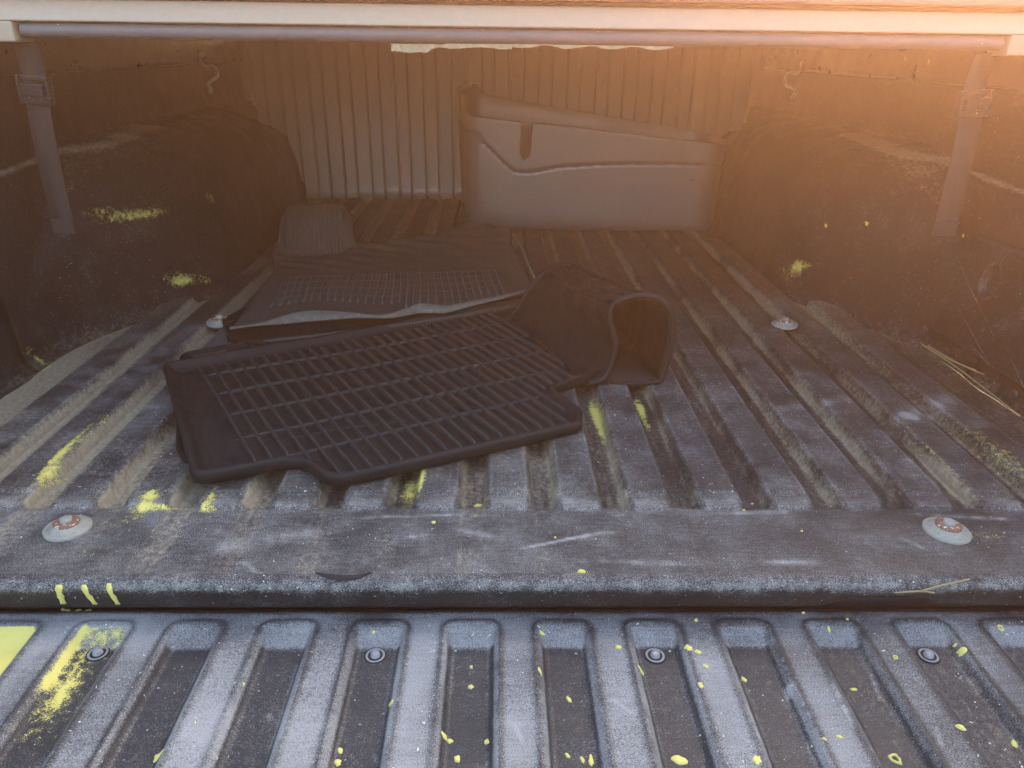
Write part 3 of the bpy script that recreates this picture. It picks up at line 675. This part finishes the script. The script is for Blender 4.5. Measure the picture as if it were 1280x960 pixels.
def tray(name, poly, prof, zf, mat, parent):
    """prof: (inset, height) from outer bottom edge over the rim to the flat base"""
    p = resample(poly, .006); n = len(p)
    T = np.roll(p, -1, 0)-np.roll(p, 1, 0); T /= np.linalg.norm(T, axis=1)[:, None]; N = np.c_[-T[:, 1], T[:, 0]]
    ar = .5*np.sum(p[:, 0]*np.roll(p[:, 1], -1)-np.roll(p[:, 0], -1)*p[:, 1])
    if ar < 0: N = -N
    for _ in range(2): N = (np.roll(N, 1, 0)+2*N+np.roll(N, -1, 0)); N /= np.linalg.norm(N, axis=1)[:, None]
    V, F = [], []
    for (ins_, h) in prof:
        for i in range(n):
            q = p[i]+N[i]*ins_; V.append((q[0], q[1], zf(q[0], q[1])+h))
    L = len(prof)
    for l in range(L-1):
        for i in range(n): F.append((l*n+i, l*n+(i+1) % n, (l+1)*n+(i+1) % n, (l+1)*n+i))
    bm = bmesh.new(); vs = [bm.verts.new(v) for v in V]
    for f in F: bm.faces.new([vs[i] for i in f])
    ed = [bm.edges.get((vs[(L-1)*n+i], vs[(L-1)*n+(i+1) % n])) for i in range(n)]
    bmesh.ops.triangle_fill(bm, use_beauty=True, edges=ed)
    ed0 = [bm.edges.get((vs[i], vs[(i+1) % n])) for i in range(n)]
    bmesh.ops.triangle_fill(bm, use_beauty=True, edges=ed0)
    bmesh.ops.recalc_face_normals(bm, faces=bm.faces)
    me = bpy.data.meshes.new(name); bm.to_mesh(me); bm.free()
    me.polygons.foreach_set('use_smooth', [len(q.vertices) == 4 for q in me.polygons])
    inner = p+N*prof[-3][0]
    return link(name, me, mat, parent), inner
def bar(name, pts, wd, h, zf, mat, parent, z0=.0):
    """a raised rib along pts (2-D), trapezoid section"""
    pts = np.array(pts); n = len(pts); T = np.gradient(pts, axis=0); T /= np.linalg.norm(T, axis=1)[:, None]+1e-12; N = np.c_[-T[:, 1], T[:, 0]]
    V, F = [], []
    for i in range(n):
        tp = min(1, min(i, n-1-i)/1.+.15)
        for a_, hh in ((-1, -.002), (-.62, h*tp*.8), (0, h*tp), (.62, h*tp*.8), (1, -.002)):
            q = pts[i]+N[i]*a_*wd/2; V.append((q[0], q[1], zf(q[0], q[1])+z0+hh))
    for i in range(n-1):
        for j in range(4): F.append((i*5+j, i*5+j+1, i*5+6+j, i*5+5+j))
    F += [(0, 1, 2, 3, 4), tuple((n-1)*5+j for j in range(4, -1, -1))]
    return link(name, recalc(mesh(name, V, F)), mat, parent)
A0 = np.array([-.572, .527]); th_ = math.atan2(.85-.527, .014+.572); UX = np.array([math.cos(th_), math.sin(th_)]); VX = np.array([UX[1], -UX[0]])
def uv(x, y): d = np.array([x, y])-A0; return d@UX, d@VX
def zf1(x, y):
    u, v = uv(x, y); return .0115+.004*max(0, 1-u/.25)+.0015*math.sin(u*14)*math.cos(v*9)
m1 = empty('floor_mat', (-.2, .45, .008), 'black rubber car mat with ribbed grid and curled-over end, on top of the pile', 'floor mat', 'rubber car mats in the bed')
poly1 = [at(202, 453, 2, .03)[:2], at(243, 610, 2, .012)[:2], at(375, 583, 2, .012)[:2]+[.0, .004], at(412, 612, 2, .012)[:2], at(727, 538, 2, .012)[:2], at(728, 521, 2, .012)[:2], at(690, 492, 2, .012)[:2], at(765, 466, 2, .012)[:2], (.10, .72), (.035, .87)]
op = round_poly(poly1, [.012, .02, .03, .03, .006, .006, .012, .02, .05, .02])
PROF = [(.003, -.004), (.0, .0), (-.0005, .010), (.0012, .0135), (.0045, .0145), (.0085, .0128), (.0125, .0065), (.019, .0015), (.027, .0)]
t1, inner1 = tray('tray', op, PROF, zf1, M_RUBBER, m1)
inl = [tuple(q) for q in inner1]
def clip_line(fn, s0, s1, n, poly):
    pts = [fn(lerp(s0, s1, i/(n-1))) for i in range(n)]; runs = []; cur = []
    for q in pts:
        if inpoly(poly, q[0], q[1]): cur.append(q)
        else:
            if len(cur) > 3: runs.append(cur)
            cur = []
    if len(cur) > 3: runs.append(cur)
    return runs
# ribs end at the smooth wall of the curled end
FB0 = np.array([.006, .755]); FB1 = np.array([.128, .466])
def left_of_flap(q): return (FB1[0]-FB0[0])*(q[1]-FB0[1])-(FB1[1]-FB0[1])*(q[0]-FB0[0]) < 0
def ribs_for(u0, u1, du, v0, v1, poly, zf, O, U, Vv, par, mat, skew=0., stop=None, wd=.0060, h=.0066, cross=(), cw=.0040, ch=.0042, bow=0.):
    u = u0
    while u < u1:
        fn = lambda s, u=u: O+U*(u+skew*(s-v0)+bow*math.sin((s-v0)/(v1-v0)*math.pi))+Vv*s
        for run in clip_line(fn, v0, v1, 60, poly):
            if stop: run = [q for q in run if stop(q)]
            if len(run) > 4:
                run = run[::2]+([run[-1]] if len(run) % 2 == 0 else [])
                bar('rib', run, wd, h, zf, mat, par)
        u += du
    for v in cross:
        fn = lambda s, v=v: O+U*s+Vv*(v)
        for run in clip_line(fn, u0-.002, u1, 120, poly):
            if stop: run = [q for q in run if stop(q)]
            if len(run) > 4: bar('cross_rib', run[::4]+[run[-1]], cw, ch, zf, mat, par)
ribs_for(.052, .76, .0203, .0, .56, inl, zf1, A0, UX, VX, t1, M_RIB, stop=left_of_flap, cross=(.088, .166, .245, .323, .400), skew=.035)

# curled end of the mat: a sheet rising from the base, rolling over and down into a tunnel
FRONT = np.array([(.128, .462, .0135), (.150, .468, .018), (.163, .474, .036), (.169, .476, .075), (.158, .476, .112), (.158, .476, .134), (.172, .476, .148), (.201, .476, .1555), (.231, .476, .150), (.252, .476, .128), (.2575, .476, .096), (.2555, .476, .058), (.247, .476, .014)])
BACK = np.array([(.002, .765, .0135), (.018, .778, .022), (.032, .785, .044), (.046, .788, .066), (.058, .790, .084), (.070, .795, .096), (.088, .805, .105), (.112, .822, .109), (.138, .836, .104), (.165, .84, .088), (.185, .838, .064), (.195, .83, .036), (.20, .82, .010)])
Fs = smooth_path(FRONT, 4); Bs = smooth_path(BACK, 4); ns = 26
FL = np.zeros((ns, len(Fs), 3))
for i in range(ns):
    t = i/(ns-1); FL[i] = lerp(Fs, Bs, t); k = np.linspace(0, 1, len(Fs))
    FL[i, :, 2] -= .010*math.sin(math.pi*t)*np.exp(-((k-.5)/.22)**2)
    FL[i, :, 0] += .006*math.sin(math.pi*t)*np.exp(-((k-.3)/.15)**2)
def solid(name, G, thick, mat, parent, **k):
    """give a grid sheet thickness along its normals, closed all round"""
    n, m = G.shape[:2]; du = np.gradient(G, axis=0); dv = np.gradient(G, axis=1); N = np.cross(du, dv); N /= np.linalg.norm(N, axis=-1)[..., None]+1e-12
    a = G.reshape(-1, 3); b = (G-N*thick).reshape(-1, 3); V = np.vstack([a, b]); o = n*m; F = []
    for i in range(n-1):
        for j in range(m-1):
            q = (i*m+j, (i+1)*m+j, (i+1)*m+j+1, i*m+j+1); F.append(q); F.append(tuple(x+o for x in q[::-1]))
    bd = [i*m for i in range(n)]+[(n-1)*m+j for j in range(1, m)]+[i*m+m-1 for i in range(n-2, -1, -1)]+[j for j in range(m-2, 0, -1)]
    for x, y in zip(bd, bd[1:]+bd[:1]): F.append((x, y, y+o, x+o))
    return link(name, recalc(mesh(name, V, F)), mat, parent, **k)
fl = solid('curled_flap', FL, -.0035, M_RUBBER, m1)
V, F = tube_geo(np.vstack([Fs+[0, -.002, 0], [(.238, .477, .0085), (.20, .477, .0065), (.165, .476, .0085)]]), .0052, 10); link('flap_rim', recalc(mesh('flap_rim', V, F)), M_RUBBER, fl)
V, F = tube_geo(Bs, .004, 8); link('flap_rim', recalc(mesh('flap_rim', V, F)), M_RUBBER, fl)
for j in (22, 26, 30, 34):
    pth = FL[1:-1, j]; c0 = pth+[0, 0, .0008]; V, F = tube_geo(c0, .0034, 8); link('ridge', recalc(mesh('ridge', V, F)), M_RUBBER, fl)
capc = Bs.mean(0); CAPG = np.stack([lerp(Bs, capc+[.0, -.02, 0], q) for q in (0., .35, .7, .98)]); solid('folded_end', CAPG, .003, M_RUBBER, fl)
# floor of the tunnel
solid('flap_tongue', np.stack([np.stack([lerp(np.array([.150, .470, .0115]), np.array([.25, .474, .0095]), s) for s in np.linspace(0, 1, 6)]), np.stack([lerp(np.array([.05, .80, .012]), np.array([.20, .82, .010]), s) for s in np.linspace(0, 1, 6)])]), .003, M_RUBBER, fl)

# mat lying under it, only its edges show
m2 = empty('floor_mat', (-.25, .45, .0065), 'black rubber car mat almost hidden under the one with the curled-over end', 'floor mat', 'rubber car mats in the bed')
poly2 = [at(224, 437, 2, .018)[:2], at(219, 560, 2, .012)[:2], at(232, 579, 2, .012)[:2], (-.25, .30), (-.05, .36), (-.02, .74), at(335, 417, 2, .018)[:2]]
zf2 = lambda x, y: .0045
t2, in2 = tray('tray', round_poly(poly2, .02), [(.003, -.002), (0, .0), (0, .007), (.003, .0088), (.007, .008), (.012, .002), (.02, .0)], zf2, M_RUBBER, m2)

# ------------------------------------------------------------------ worn mat behind, with wavy pale lip, lying on another mat
m3 = empty('floor_mat', (-.22, .95, .0065), 'dusty worn car mat with wavy pale front lip and ribbed corner flap', 'floor mat', 'rubber car mats in the bed')
wave = [(288, 409), (300, 407), (330, 402), (355, 394), (380, 388.5), (405, 388), (440, 390.5), (470, 393), (490, 391), (508, 385), (525, 379), (545, 380.5), (560, 382), (585, 377), (610, 372), (640, 366), (672, 357)]
NW = len(wave)
lipt = []; lipb = []
for i, (x, y) in enumerate(wave):
    t = (x-288)/(672-288); zt_ = lerp(.022, .040, t)+.006*math.sin(math.pi*t); lipt.append(at(x, y, 2, zt_))
    hpx = {0: 1.5, 1: 3, 2: 5}.get(i, 7.5+6.5*math.exp(-((x-385)/38)**2)+5*math.exp(-((x-530)/25)**2)-2.5*math.exp(-((x-468)/25)**2)-max(0, (x-580)*.05))
    lipb.append(at(x, y+hpx, 2, zt_-.0011*hpx))
lipt = smooth_path(lipt, 4); lipb = smooth_path(lipb, 4)
lm = lerp(lipt, lipb, .5)+[0, -.004, .001]
lip = solid('front_lip', np.stack([lipt+[0, .006, -.003], lipt, lipt+[0, -.003, -.001], lerp(lipt, lm, .5)+[0, -.002, 0], lm, lerp(lm, lipb, .6), lipb]), .003, M_LIP, m3)
def xrow(pts, n, axis, vals):
    q = [at(x, y, axis, v) for (x, y), v in zip(pts, vals)]; s = smooth_path(q, 12); L = np.r_[0, np.cumsum(np.linalg.norm(np.diff(s, axis=0), axis=1))]; tt = np.linspace(0, L[-1], n)
    return np.stack([np.interp(tt, L, s[:, k]) for k in range(3)], -1)
NC = 70
def rs(p): 
    L = np.r_[0, np.cumsum(np.linalg.norm(np.diff(p, axis=0), axis=1))]; tt = np.linspace(0, L[-1], NC); return np.stack([np.interp(tt, L, p[:, k]) for k in range(3)], -1)
r0 = rs(lipt)+[0, .004, -.004]
r1 = r0.copy(); r1[:, 1] += .025; r1[:, 2] = lerp(.016, .022, np.linspace(0, 1, NC))
r2 = xrow([(338, 347), (420, 344), (520, 341), (614, 338), (655, 338)], NC, 2, [.02, .02, .02, .024, .036])
r2b = r2+[0, .03, .002]
r3 = xrow([(340, 322), (420, 318), (500, 312), (580, 306), (640, 305)], NC, 2, [.03, .03, .034, .042, .052])
r4 = xrow([(342, 306), (400, 306), (455, 306), (500, 300), (540, 295), (572, 283), (590, 280), (640, 291)], NC, 2, [.045, .04, .04, .045, .052, .062, .066, .064])
r5 = r4+[0, .015, -.03]
rows = []
for a_, b_, n in ((r0, r1, 4), (r1, r2, 10), (r2, r2b, 3), (r2b, r3, 8), (r3, r4, 8), (r4, r5, 3)):
    for i in range(n): rows.append(lerp(a_, b_, i/n))
rows.append(r5); BODY = np.array(rows); wr = np.linspace(0, 1, len(BODY))[:, None]; BODY[:, :, 2] += (.004+.016*sst(.45, .8, wr))*(fbm(BODY[:, :, 0], BODY[:, :, 1], .09, 121)-.5)+.003*sst(.4, .6, wr)*np.sin(BODY[:, :, 1]*150+BODY[:, :, 0]*30+6*fbm(BODY[:, :, 0], BODY[:, :, 1], .1, 5))
body = solid('tray', BODY, .003, M_RUBBER_OLD, m3)
# grid of ribs on the flat part
G1, G2 = BODY[4], BODY[14]
def gpt(s, t):
    f = t*10; i = min(9, int(f)); c = s*(NC-1); j = min(NC-2, int(c)); fr = f-i; fc = c-j; B = BODY[4+i:6+i]
    return lerp(lerp(B[0, j], B[0, j+1], fc), lerp(B[1, j], B[1, j+1], fc), fr)
for q in range(31):
    s = .065+q*.0268
    pth = np.array([gpt(s+.010*math.sin(t*4+q*.3)*(1-s), t)+[0, 0, .0022] for t in np.linspace(.25 if s < .5 else .1, .98, 9)])
    V, F = tube_geo(pth, .0034, 6); link('rib', recalc(mesh('rib', V, F)), M_OLDRIB, body)
for t in (.42, .6, .78, .95):
    pth = np.array([gpt(s, t)+[0, 0, .0018] for s in np.linspace(.06, .875, 40)]); V, F = tube_geo(pth, .0028, 6); link('cross_rib', recalc(mesh('cross_rib', V, F)), M_OLDRIB, body)
# ribbed corner flap standing up at the far corner
nf_, mf_ = 90, 22; FG = np.zeros((nf_, mf_, 3))
for i in range(nf_):
    s = i/(nf_-1)
    for j in range(mf_):
        t = j/(mf_-1)
        xb_ = lerp(-.556, -.362, s); top = .126+.016*math.sin(math.pi*s)**.5-.03*max(0, s-.85)*6
        z = .012+(top-.012)*math.sin(t*math.pi/2)**.9
        y = 1.165+.02*s+.075*(1-math.cos(t*math.pi/2))**1.3-.010*math.sin(math.pi*s)+.03*abs(s-.5)**3*8+.006*math.sin(s*9+t*3)
        x = xb_+.02*t*(1-s)-.018*t*s
        y += .0024*math.sin(s*math.pi*2*24)*(sst(.06, .14, s)*(1-sst(.88, .96, s)))
        FG[i, j] = (x, y, z)
solid('ribbed_flap', FG, .003, M_RUBBER_OLD, m3)
tube('flap_edge', smooth_path([FG[0, j] for j in (0, 7, 14, 21)], 5), .0035, M_RUBBER_OLD, m3, 8)
tube('side_edge', smooth_path([at(640, 291, 2, .064), at(652, 310, 2, .056), at(660, 330, 2, .05), at(667, 345, 2, .042), at(673, 356, 1, .945)], 6), .0038, M_LIP, m3, 8)

# ------------------------------------------------------------------ toothed mat between them
m4 = empty('floor_mat', (-.2, .82, .0065), 'black car mat with finely toothed edge sandwiched below the worn mat', 'floor mat', 'rubber car mats in the bed')
ef = [at(x, y, 2, .0180) for x, y in ((284, 424), (330, 428), (400, 420), (470, 411), (540, 401), (610, 388), (672, 375))]
efp = smooth_path(ef[1:], 8)
p4 = [tuple(q[:2]) for q in efp]+[(.05, 1.02), (-.47, .98), (-.545, .745), tuple(ef[0][:2]+[-.005, .012])]
def z4(x, y): return .0080
t4, in4 = tray('tray', np.array(p4), [(.004, -.002), (.001, .0), (0., .0075), (.002, .0095), (.006, .0085), (.012, .003), (.02, .001)], z4, M_RUBBER, m4)
tube('edge_bead', efp+[0, 0, .0015], .0032, M_RUBBER_OLD, m4, 8)
tv, tf = [], []
i0 = int(len(efp)*.38)
fine = rs(efp[i0:]); Lf = np.linalg.norm(np.diff(fine, axis=0), axis=1).sum(); nt_ = int(Lf/.0062)
for i in range(nt_-3):
    s = i/nt_*(NC-1); j = min(int(s), NC-2); c = lerp(fine[j], fine[j+1], s-j); b0 = len(tv)
    for dz in (-.007, .0):
        for dx, dy in ((-.0014, -.0042), (.0014, -.0042), (.0014, .002), (-.0014, .002)): tv.append((c[0]+dx, c[1]+dy, c[2]+dz))
    tf += [tuple(b0+q for q in f) for f in ((0, 3, 2, 1), (4, 5, 6, 7), (0, 1, 5, 4), (1, 2, 6, 5), (2, 3, 7, 6), (3, 0, 4, 7))]
link('edge_teeth', recalc(mesh('edge_teeth', tv, tf, False)), M_RUBBER_OLD, t4, kind='stuff')

# ------------------------------------------------------------------ plastic storage box
bxr = empty('storage_box', (.25, 1.68, .006), 'grey-black moulded plastic storage box with slotted front by the front panel', 'box')
def box_build():
    X0, X1, Y0, Y1, R = -.130, .642, 1.55, 1.80, .075
    # loop of the rounded rectangle, starting at the front left
    pts = []; tags = []
    def arc(cx_, cy_, a0, a1, n=10):
        for k in range(n): t = lerp(a0, a1, k/(n-1)); pts.append((cx_+R*math.cos(t), cy_+R*math.sin(t)))
    arc(X0+R, Y0+R, math.pi, 1.5*math.pi)
    for k in range(1, 150): pts.append((lerp(X0+R, X1-R, k/150), Y0))
    arc(X1-R, Y0+R, 1.5*math.pi, 2*math.pi)
    for k in range(1, 12): pts.append((X1, lerp(Y0+R, Y1-R, k/12)))
    arc(X1-R, Y1-R, 0, .5*math.pi)
    for k in range(1, 40): pts.append((lerp(X1-R, X0+R, k/40), Y1))
    arc(X0+R, Y1-R, .5*math.pi, math.pi)
    for k in range(1, 12): pts.append((X0, lerp(Y1-R, Y0+R, k/12)))
    pts = np.array(pts); n = len(pts); cx_, cy_ = (X0+X1)/2, (Y0+Y1)/2
    x, y = pts[:, 0], pts[:, 1]; frontness = 1-sst(Y0+.03, Y0+.075, y)
    t = np.clip((x-X0)/(X1-X0), 0, 1)
    hf = .325-.077*t                                     # front edge falls to the right
    hb = .372-.115*t
    top = lerp(hb, hf, frontness)
    top = top+(.392-top)*np.exp(-np.clip(x-X0-.045, 0, 9)**2/.02**2)*sst(Y0+.012, Y0+.05, y)   # raised grip at the left end
    crx = np.array([-.128, -.088, -.04, .0, .024, .05, .09, .159, .26, .385, .64]); crz = np.array([.30, .283, .236, .196, .178, .172, .176, .190, .196, .2, .2])
    crs = np.interp(x, crx, crz)
    nz = 56; G = []
    N2 = np.c_[np.gradient(np.r_[x[-1:], x, x[:1]])[1:-1], np.gradient(np.r_[y[-1:], y, y[:1]])[1:-1]]; N2 = np.c_[N2[:, 1], -N2[:, 0]]; N2 /= np.linalg.norm(N2, axis=1)[:, None]
    def level(zz, inset):
        tap = lerp(.972, 1., np.clip(zz/.3, 0, 1))
        bot = np.exp(-np.clip(zz-.007, 0, 9)/.012)*.012
        off = -inset-bot
        step = frontness*(+.0045*sst(crs-.001, crs+.003, zz)-.0035*np.exp(-((zz-crs)/.003)**2))
        off = off+step
        q = np.c_[cx_+(x-cx_)*tap, cy_+(y-cy_)*tap]+N2*off[:, None]
        return np.c_[q, zz]
    L = []
    for i in range(nz+1): L.append(level(.007+(top-.007)*(i/nz), 0*x))
    rim1 = level(top, 0*x); rim1[:, 2] += .002; rim1[:, :2] -= N2*.001; L.append(rim1)
    rim2 = level(top, x*0+.004); rim2[:, 2] += .002; L.append(rim2)
    for i in range(9): L.append(level(lerp(top, .014, i/8), x*0+.0052))
    V = np.vstack(L); F = []; M = len(L)
    for l in range(M-1):
        for i in range(n): F.append((l*n+i, l*n+(i+1) % n, (l+1)*n+(i+1) % n, (l+1)*n+i))
    F.append(tuple(range(n))[::-1]); F.append(tuple((M-1)*n+i for i in range(n)))
    o = link('shell', recalc(mesh('shell', V, F)), M_BOX, bxr)
    # slot with a round end cut through the front wall
    bm = bmesh.new(); c0 = at(656, 192, 1, 1.55); prof_ = []
    hw = .0145
    for k in range(13): a_ = math.pi+math.pi*k/12; prof_.append((c0[0]+hw*math.cos(a_), c0[2]+hw*math.sin(a_)))
    prof_ += [(c0[0]+hw+.016, .45), (c0[0]-hw+.006, .45)]
    va = [bm.verts.new((p_[0], 1.50, p_[1])) for p_ in prof_]; vb = [bm.verts.new((p_[0], 1.585, p_[1])) for p_ in prof_]
    bm.faces.new(va); bm.faces.new(vb[::-1]); q = len(prof_)
    for k in range(q): bm.faces.new((va[k], vb[k], vb[(k+1) % q], va[(k+1) % q]))
    bmesh.ops.recalc_face_normals(bm, faces=bm.faces); cm = bpy.data.meshes.new('cut'); bm.to_mesh(cm); bm.free()
    co = bpy.data.objects.new('cut', cm); C.objects.link(co)
    md = o.modifiers.new('b', 'BOOLEAN'); md.operation = 'DIFFERENCE'; md.object = co; md.solver = 'EXACT'
    bpy.context.view_layer.update()
    ev = o.evaluated_get(bpy.context.evaluated_depsgraph_get()); me2 = bpy.data.meshes.new_from_object(ev)
    o.modifiers.clear(); o.data = me2; bpy.data.objects.remove(co)
    if not me2.materials: me2.materials.append(M_BOX)
    return o
shell = box_build()
# pale worn edge strip along the falling front rim, and the rounded grip
pth = [(lerp(.105, .60, k/20), 1.5490+.0005*math.sin(k), lerp(.325, .248, (lerp(.105, .60, k/20)+.128)/.768)+.0022) for k in range(21)]
tube('rim_bead', pth, .0032, M_BOX, shell, 8)
tube('grip', smooth_path([(-.118, 1.60, .385), (-.112, 1.62, .392), (-.105, 1.66, .394), (-.105, 1.71, .394), (-.112, 1.745, .388)], 6), .012, M_BOX, shell, 12)

# ------------------------------------------------------------------ straw caught along the passenger side
for i, pts in enumerate([[(1150, 428), (1180, 446), (1215, 462), (1250, 476), (1282, 492)], [(1152, 431), (1190, 455), (1230, 485), (1275, 520)], [(1160, 432), (1200, 455), (1240, 470)]]):
    p = [at(x, y, 2, .006+.006*math.sin(k*1.3+i)) for k, (x, y) in enumerate(pts)]
    o = tube('straw', smooth_path(p, 6), .0009+.0002*i, M_STRAW, None, 6)
    o['label'] = ['long bent stalk of dry straw beside the access panel', 'straight stalk of dry straw lying in the floor corner', 'short stalk of dry straw against the access panel'][i]; o['category'] = 'straw'; o['group'] = 'stalks of straw by the side wall'
for i, pts in enumerate([[(1070, 742), (1110, 741), (1150, 739), (1168, 741)], [(1150, 739), (1180, 731), (1212, 724)]]):
    p = [at(x, y, 1, -.0045) for x, y in pts]
    o = tube('straw', smooth_path(p, 6), .001, M_STRAW, None, 6)
    o['label'] = ['thin stalk of straw caught on the dented step edge', 'stalk of straw slanting up over the sill edge'][i]; o['category'] = 'straw'; o['group'] = 'stalks of straw on the sill'

# ------------------------------------------------------------------ added volume imitating the warm veil of lens glare
hz = bpy.data.materials.new('glare_veil'); hz.use_nodes = True; t = hz.node_tree; t.nodes.clear()
o = t.nodes.new('ShaderNodeOutputMaterial'); pv = t.nodes.new('ShaderNodeVolumePrincipled'); t.links.new(pv.outputs[0], o.inputs['Volume'])
pv.inputs['Color'].default_value = (*HAZE_COL, 1); pv.inputs['Density'].default_value = HAZE_DENS; pv.inputs['Anisotropy'].default_value = HAZE_G
bm = bmesh.new(); bmesh.ops.create_cube(bm, size=1)
lo = np.array((-1.5, -1.3, -1.12)); hi = np.array((1.5, 2.5, .66))
for v in bm.verts: v.co = Vector((lo+hi)/2+(hi-lo)*np.array(v.co))
me = bpy.data.meshes.new('glare_haze'); bm.to_mesh(me); bm.free()
ho = link('glare_haze', me, hz, None, 'stuff'); ho['label'] = 'added warm air volume imitating a veil of lens glare'; ho['category'] = 'glare_haze'
